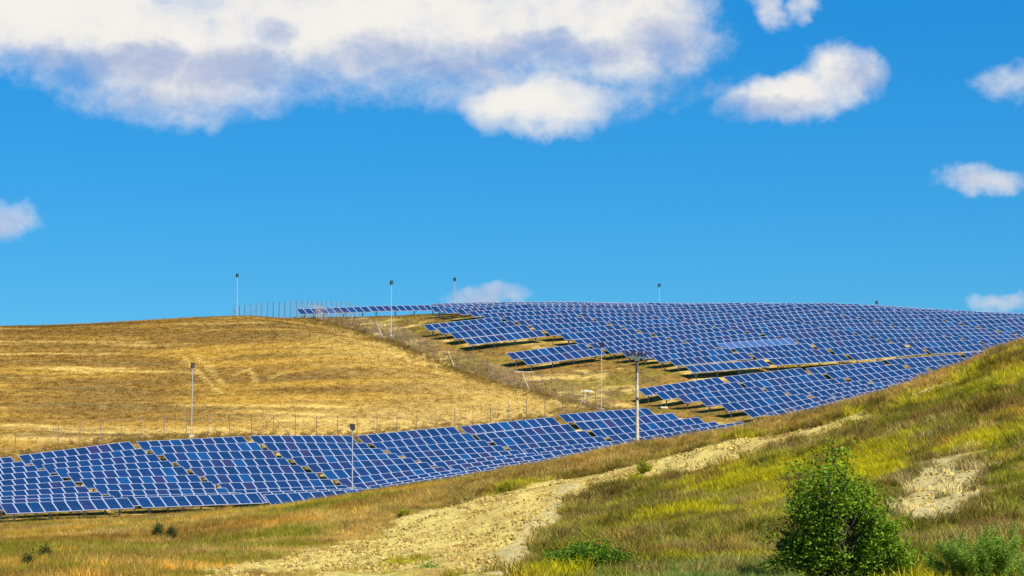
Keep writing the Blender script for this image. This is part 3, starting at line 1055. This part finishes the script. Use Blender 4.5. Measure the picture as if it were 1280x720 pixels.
def broad_tree(x, y, H, label):
    r = np.random.default_rng(91)
    g = hz1(x, y)
    root = empty('tree', (x, y, g)); tag(root, label, 'tree')
    mb = MB()
    limb(mb, (0, 0, -.2), (.05, 0, 1.3), .10, .07, r)
    # shoots: the crown is built of many upright leafy shoots
    tips = []
    # (dx, top z) outline as in the photograph, metres from the stem
    outline = [(-2.1, 1.55, .25), (-1.75, 1.7, .3), (-1.45, 2.95, .35), (-1.2, 3.35, .4), (-.85, 3.55, .45), (-.4, 3.2, .4), (-.15, 3.85, .35), (.3, 3.45, .45), (.6, 3.0, .5), (.95, 2.65, .5), (1.3, 2.35, .5), (1.65, 1.9, .4), (1.95, 1.35, .4), (2.05, .95, .3)]
    leafC, leafV = [], []
    for rep in range(7):
        for (dx, tz0, w) in outline:
            dy = r.normal() * .75 * (1 - abs(dx) / 2.8)
            tz = tz0 * H / 3.7
            top = Vector((dx * r.uniform(.80, 1.03) + r.normal() * .08, dy, (tz + .02) * (r.uniform(.55, 1.0) if rep else 1.0)))
            basep = Vector((dx * .18, dy * .2, r.uniform(.35, 1.3) * min(1, tz / 2.2)))
            p = limb(mb, basep, top, .030, .006, r, 6, .10)
            b = r.uniform(-.18, .18)
            for i in range(1, len(p)):
                nl = 66
                t = r.uniform(size=nl)
                base = np.array(p[i - 1])[None] * (1 - t[:, None]) + np.array(p[i])[None] * t[:, None]
                spread = .25 * (1.15 - .6 * i / len(p))
                leafC.append(base + r.normal(size=(nl, 3)) * spread * np.array([1, 1, .8])); leafV.append(np.clip(r.uniform(.1, .9, nl) + b, 0, 1))
    mb.build('trunk', M_BARK, root)
    C = np.concatenate(leafC); v = np.concatenate(leafV)
    # gaps: drop leaves where a coarse 3-d pattern is low
    gap = fbm(C[:, 0] * 1.0 + C[:, 1] * .5, C[:, 2] + C[:, 1] * .35, .55, 515, 3)
    kk = (gap > .385) & (C[:, 2] > .25)
    C, v = C[kk], v[kk]
    leaves('crown', C, r.uniform(.038, .082, len(C)), r, M_LEAF, root, 1.5, v)
    return root


broad_tree(wx(1050, 72), 72.0, 3.95, 'leafy green tree growing at the foot of the grassy bank')


def bush(x, y, w, h, m, nm, label, n_=9000, size=(.03, .06), feather=False, seed=5):
    r = np.random.default_rng(seed)
    g = hz1(x, y)
    root = empty(nm, (x, y, g)); tag(root, label, 'bush')
    mb = MB(); C = []; V_ = []
    ns = 46
    for i in range(ns):
        a = r.uniform(0, 2 * PI); q = math.sqrt(r.uniform())
        hh = h * (1 - .55 * q * q) * r.uniform(.65, 1.05)
        top = Vector((q * w / 2 * math.cos(a), q * w / 2 * .8 * math.sin(a), hh))
        p = limb(mb, (top.x * .25, top.y * .25, -.05), top, .012, .003, r, 5, .08)
        b = r.uniform(-.2, .2)
        nl = n_ // ns
        t = r.uniform(.15, 1.0, nl) * 4.999
        ii = t.astype(int); fr = t - ii
        pa = np.array([np.array(q_) for q_ in p])
        base = pa[ii] * (1 - fr[:, None]) + pa[ii + 1] * fr[:, None]
        C.append(base + r.normal(size=(nl, 3)) * (.07 if feather else .13)); V_.append(np.clip(r.uniform(size=nl) + b, 0, 1))
    mb.build('stems', M_BARK, root)
    C = np.concatenate(C)
    leaves('foliage', C, r.uniform(size[0], size[1], len(C)), r, m, root, 3.2 if feather else 1.6, np.concatenate(V_))


bush(wx(735, 76), 76.0, 2.7, .92, M_BUSH, 'bush', 'low dark green bush below the bare sandy track', 24000, (.03, .06), seed=5)
bush(wx(1232, 71), 71.0, 3.4, 1.8, M_FEATH, 'bush', 'feathery grey-green bush at the bottom corner below the bare patch', 40000, (.016, .028), True, seed=6)
bush(wx(1295, 69), 69.0, 1.6, 1.1, M_FEATH, 'bush', 'smaller feathery bush cut by the frame edge', 5000, (.012, .022), True, seed=8)
bush(wx(535, 86), 86.0, .9, .62, M_FEATH, 'bush', 'tiny olive bush beside the lowest part of the ploughed strip', 3000, (.02, .04), seed=9)
for (px, D, w, h, lab) in ((197, 152, .42, 1.2, 'dark thistle-like plant alone in the golden meadow, taller of a pair'), (214, 150, .34, 1.05, 'dark thistle-like plant in the golden meadow, smaller of a pair'),
                           (57, 118, .32, .95, 'slender dark weed in the lower meadow grass'), (37, 100, .3, .6, 'low dark weed at the bottom edge of the meadow')):
    bush(wx(px, D), float(D), w, h, M_WEED, 'weed_plant', lab, 2200, (.03, .06), seed=int(px))
for (px, py, w, h, lab) in ((632, 598 + 20, 1.0, .7, 'bright yellow-green clump by the upper edge of the ploughed strip, fuller one'), (505, 652, .9, .45, 'yellow-green clump at the meadow edge of the ploughed strip, near its lower half'),
                            (806, 590, 1.1, .8, 'yellow-green clump beside the concrete pole foot'), (1244, 500, 1.2, .9, 'pale yellow-green clump high on the bank near the frame edge')):
    q = hit(px, py)
    bush(q[0], q[1], w, h, leaf_mat('yellow_weed', (.22, .24, .012), (.50, .46, .02)), 'weed_clump', lab, 2600, (.02, .035), True, seed=int(px))

# ------------------------------------------------------------------ light and sky
SUN_EL, SUN_AZ = math.radians(48), math.radians(135)      # azimuth clockwise from +Y (behind the camera, to the right)
sd = Vector((math.sin(SUN_AZ) * math.cos(SUN_EL), math.cos(SUN_AZ) * math.cos(SUN_EL), math.sin(SUN_EL)))
L = bpy.data.lights.new('sun', 'SUN'); L.energy = 5.0; L.angle = math.radians(.5); L.color = (1.0, .95, .86)
lo = bpy.data.objects.new('sun', L); COL.objects.link(lo)
lo.rotation_euler = (-sd).to_track_quat('-Z', 'Y').to_euler()

world = bpy.data.worlds.new('World'); S.world = world; world.use_nodes = True
nt = world.node_tree; nt.nodes.clear()


def MA(op, a, b=None, c=None, clamp=False):
    nd = nt.nodes.new('ShaderNodeMath'); nd.operation = op; nd.use_clamp = clamp
    for i, q in enumerate((a, b, c)):
        if q is None: continue
        if isinstance(q, (int, float)): nd.inputs[i].default_value = q
        else: nt.links.new(q, nd.inputs[i])
    return nd.outputs[0]


out = nt.nodes.new('ShaderNodeOutputWorld'); bg = nt.nodes.new('ShaderNodeBackground')
sky = nt.nodes.new('ShaderNodeTexSky'); sky.sky_type = 'NISHITA'; sky.sun_disc = False
sky.sun_elevation = SUN_EL; sky.sun_rotation = SUN_AZ; sky.air_density = 1.0; sky.dust_density = .35; sky.ozone_density = 2.2; sky.altitude = 400
tint = nt.nodes.new('ShaderNodeMix'); tint.data_type = 'RGBA'; tint.blend_type = 'MULTIPLY'; tint.inputs[0].default_value = 1
SKYTINT = (.42, .89, 1.15)
tint.inputs[7].default_value = (*SKYTINT, 1)
even = nt.nodes.new('ShaderNodeMix'); even.data_type = 'RGBA'; even.inputs[0].default_value = .4; even.inputs[7].default_value = (.30, 3.5, 7.9, 1)
hs = nt.nodes.new('ShaderNodeHueSaturation'); hs.inputs['Saturation'].default_value = 1.62
nt.links.new(sky.outputs[0], hs.inputs['Color']); nt.links.new(hs.outputs[0], tint.inputs[6])
tc = nt.nodes.new('ShaderNodeTexCoord')
sx = nt.nodes.new('ShaderNodeSeparateXYZ'); nt.links.new(tc.outputs['Generated'], sx.inputs[0])
az = MA('ARCTAN2', sx.outputs[0], sx.outputs[1])
hyp = MA('SQRT', MA('ADD', MA('MULTIPLY', sx.outputs[0], sx.outputs[0]), MA('MULTIPLY', sx.outputs[1], sx.outputs[1])))
el = MA('ARCTAN2', sx.outputs[2], hyp)


def noise(scale, detail, rough, dist=0.0, zs=1.0, off=0.0):
    mp = nt.nodes.new('ShaderNodeMapping'); mp.inputs['Scale'].default_value = (scale, scale, scale * zs); mp.inputs['Location'].default_value = (off, off * .7, off * 1.3)
    nt.links.new(tc.outputs['Generated'], mp.inputs['Vector'])
    nz = nt.nodes.new('ShaderNodeTexNoise'); nz.inputs['Scale'].default_value = 1; nz.inputs['Detail'].default_value = detail; nz.inputs['Roughness'].default_value = rough; nz.inputs['Distortion'].default_value = dist
    nt.links.new(mp.outputs[0], nz.inputs['Vector'])
    return nz.outputs['Fac']


def azel(px, py):
    d = ray(px, py)
    return math.atan2(d[0], d[1]), math.atan2(d[2], math.hypot(d[0], d[1]))


w1 = noise(34, 5, .6, off=1.0); w2 = noise(34, 5, .6, off=7.0)
azw = MA('ADD', az, MA('MULTIPLY', MA('SUBTRACT', w1, .5), .030)); elw = MA('ADD', el, MA('MULTIPLY', MA('SUBTRACT', w2, .5), .020))


def blob(px, py, rx, ry, rot=0.0, wgt=1.0, warped=True):
    a0, e0 = azel(px, py)
    A_, E_ = (azw, elw) if warped else (az, el)
    da = MA('SUBTRACT', A_, a0); de = MA('SUBTRACT', E_, e0)
    c_, s_ = math.cos(rot), math.sin(rot)
    u = MA('MULTIPLY', MA('ADD', MA('MULTIPLY', da, c_), MA('MULTIPLY', de, s_)), F / rx)
    v = MA('MULTIPLY', MA('SUBTRACT', MA('MULTIPLY', de, c_), MA('MULTIPLY', da, s_)), F / ry)
    d2 = MA('ADD', MA('MULTIPLY', u, u), MA('MULTIPLY', v, v))
    return MA('MULTIPLY', MA('SUBTRACT', 1.0, d2), wgt)


def union(bl):
    r_ = bl[0]
    for b_ in bl[1:]:
        q = nt.nodes.new('ShaderNodeMath'); q.operation = 'SMOOTH_MAX'; q.inputs[2].default_value = .3
        nt.links.new(r_, q.inputs[0]); nt.links.new(b_, q.inputs[1]); r_ = q.outputs[0]
    return r_


dens = union([blob(90, 15, 220, 90), blob(235, 75, 190, 88), blob(420, 25, 260, 100), blob(620, 5, 270, 112), blob(790, 30, 120, 95), blob(685, 132, 115, 42, wgt=.9),
              blob(8, 272, 40, 28, wgt=.55), blob(990, 125, 104, 34, .10, .8), blob(1050, 95, 56, 42, .35, .8), blob(963, 10, 30, 19, -.5, .45), blob(1006, 8, 16, 19, -.6, .4),
              blob(1222, 222, 60, 19, 0, .55), blob(1268, 100, 56, 22, .1, .45), blob(604, 371, 66, 14, 0, .55), blob(1252, 383, 50, 12, 0, .6), blob(530, 118, 80, 22, 0, .2), blob(18, 82, 80, 16, .1, .3), blob(800, 120, 90, 30, .2, .25),
              # clouds of the same sky outside the frame
              blob(-500, 60, 330, 110), blob(1750, -60, 300, 90), blob(2300, 140, 260, 60), blob(400, -500, 500, 160), blob(1500, -700, 420, 150), blob(-900, -600, 500, 200)])
nf = noise(30, 9, .62, .3, 1.5, 3.0)
nf2 = noise(110, 7, .6, .3, 1.3, 5.0)
dd = MA('ADD', dens, MA('ADD', MA('MULTIPLY', MA('SUBTRACT', nf, .5), 1.25), MA('MULTIPLY', MA('SUBTRACT', nf2, .5), .55)))
ms = nt.nodes.new('ShaderNodeMapRange'); ms.interpolation_type = 'SMOOTHSTEP'; ms.inputs[1].default_value = -.2; ms.inputs[2].default_value = 1.0
nt.links.new(dd, ms.inputs[0])
alpha = ms.outputs[0]
grey = union([blob(160, 78, 215, 28, 0), blob(300, 92, 150, 34), blob(570, 70, 165, 34), blob(690, 62, 130, 28), blob(345, 35, 30, 22, 0, .5), blob(850, 62, 60, 60, 0, .5), blob(1085, 98, 40, 40, 0, .6), blob(940, 145, 80, 18, 0, .7), blob(10, 272, 40, 30, 0, .6), blob(1222, 228, 60, 16, 0, .7), blob(604, 372, 74, 17, 0, .8), blob(1252, 384, 58, 15, 0, .8), blob(250, 128, 170, 20, 0, .5)])
gn = noise(46, 7, .6, .5, 1.6, 9.0)
gm = nt.nodes.new('ShaderNodeMapRange'); gm.interpolation_type = 'SMOOTHSTEP'; gm.inputs[1].default_value = -.35; gm.inputs[2].default_value = 1.25
nt.links.new(MA('ADD', MA('MAXIMUM', grey, -.5), MA('MULTIPLY', MA('SUBTRACT', gn, .5), 2.6)), gm.inputs[0])
# thin edges read greyer and bluer than the thick sunlit parts
ccol = nt.nodes.new('ShaderNodeMix'); ccol.data_type = 'RGBA'
CB = 7.9
ccol.inputs[6].default_value = (1.17 * CB, 1.12 * CB, 1.04 * CB, 1); ccol.inputs[7].default_value = (.56 * CB, .64 * CB, .88 * CB, 1)
nt.links.new(gm.outputs[0], ccol.inputs[0])
cm = nt.nodes.new('ShaderNodeMix'); cm.data_type = 'RGBA'
nt.links.new(MA('MULTIPLY', alpha, .97), cm.inputs[0]); nt.links.new(tint.outputs[2], even.inputs[6]); nt.links.new(even.outputs[2], cm.inputs[6]); nt.links.new(ccol.outputs[2], cm.inputs[7])
nt.links.new(cm.outputs[2], bg.inputs[0]); bg.inputs[1].default_value = .068
nt.links.new(bg.outputs[0], out.inputs[0])

# ------------------------------------------------------------------ camera
cam = bpy.data.cameras.new('camera'); co = bpy.data.objects.new('camera', cam); COL.objects.link(co)
cam.sensor_width = 36.0; cam.lens = 36.0 * F / 1280.0
cam.clip_start = 1.0; cam.clip_end = 9000.0
co.location = (0, 0, CAMZ); co.rotation_euler = (PI / 2 + PITCH, 0, 0)
S.camera = co
S.view_settings.view_transform = 'Standard'; S.view_settings.look = 'None'
S.view_settings.exposure = 0.58; S.view_settings.gamma = 1.0
S.cycles.max_bounces = 6; S.cycles.transparent_max_bounces = 4
S.cycles.use_denoising = True
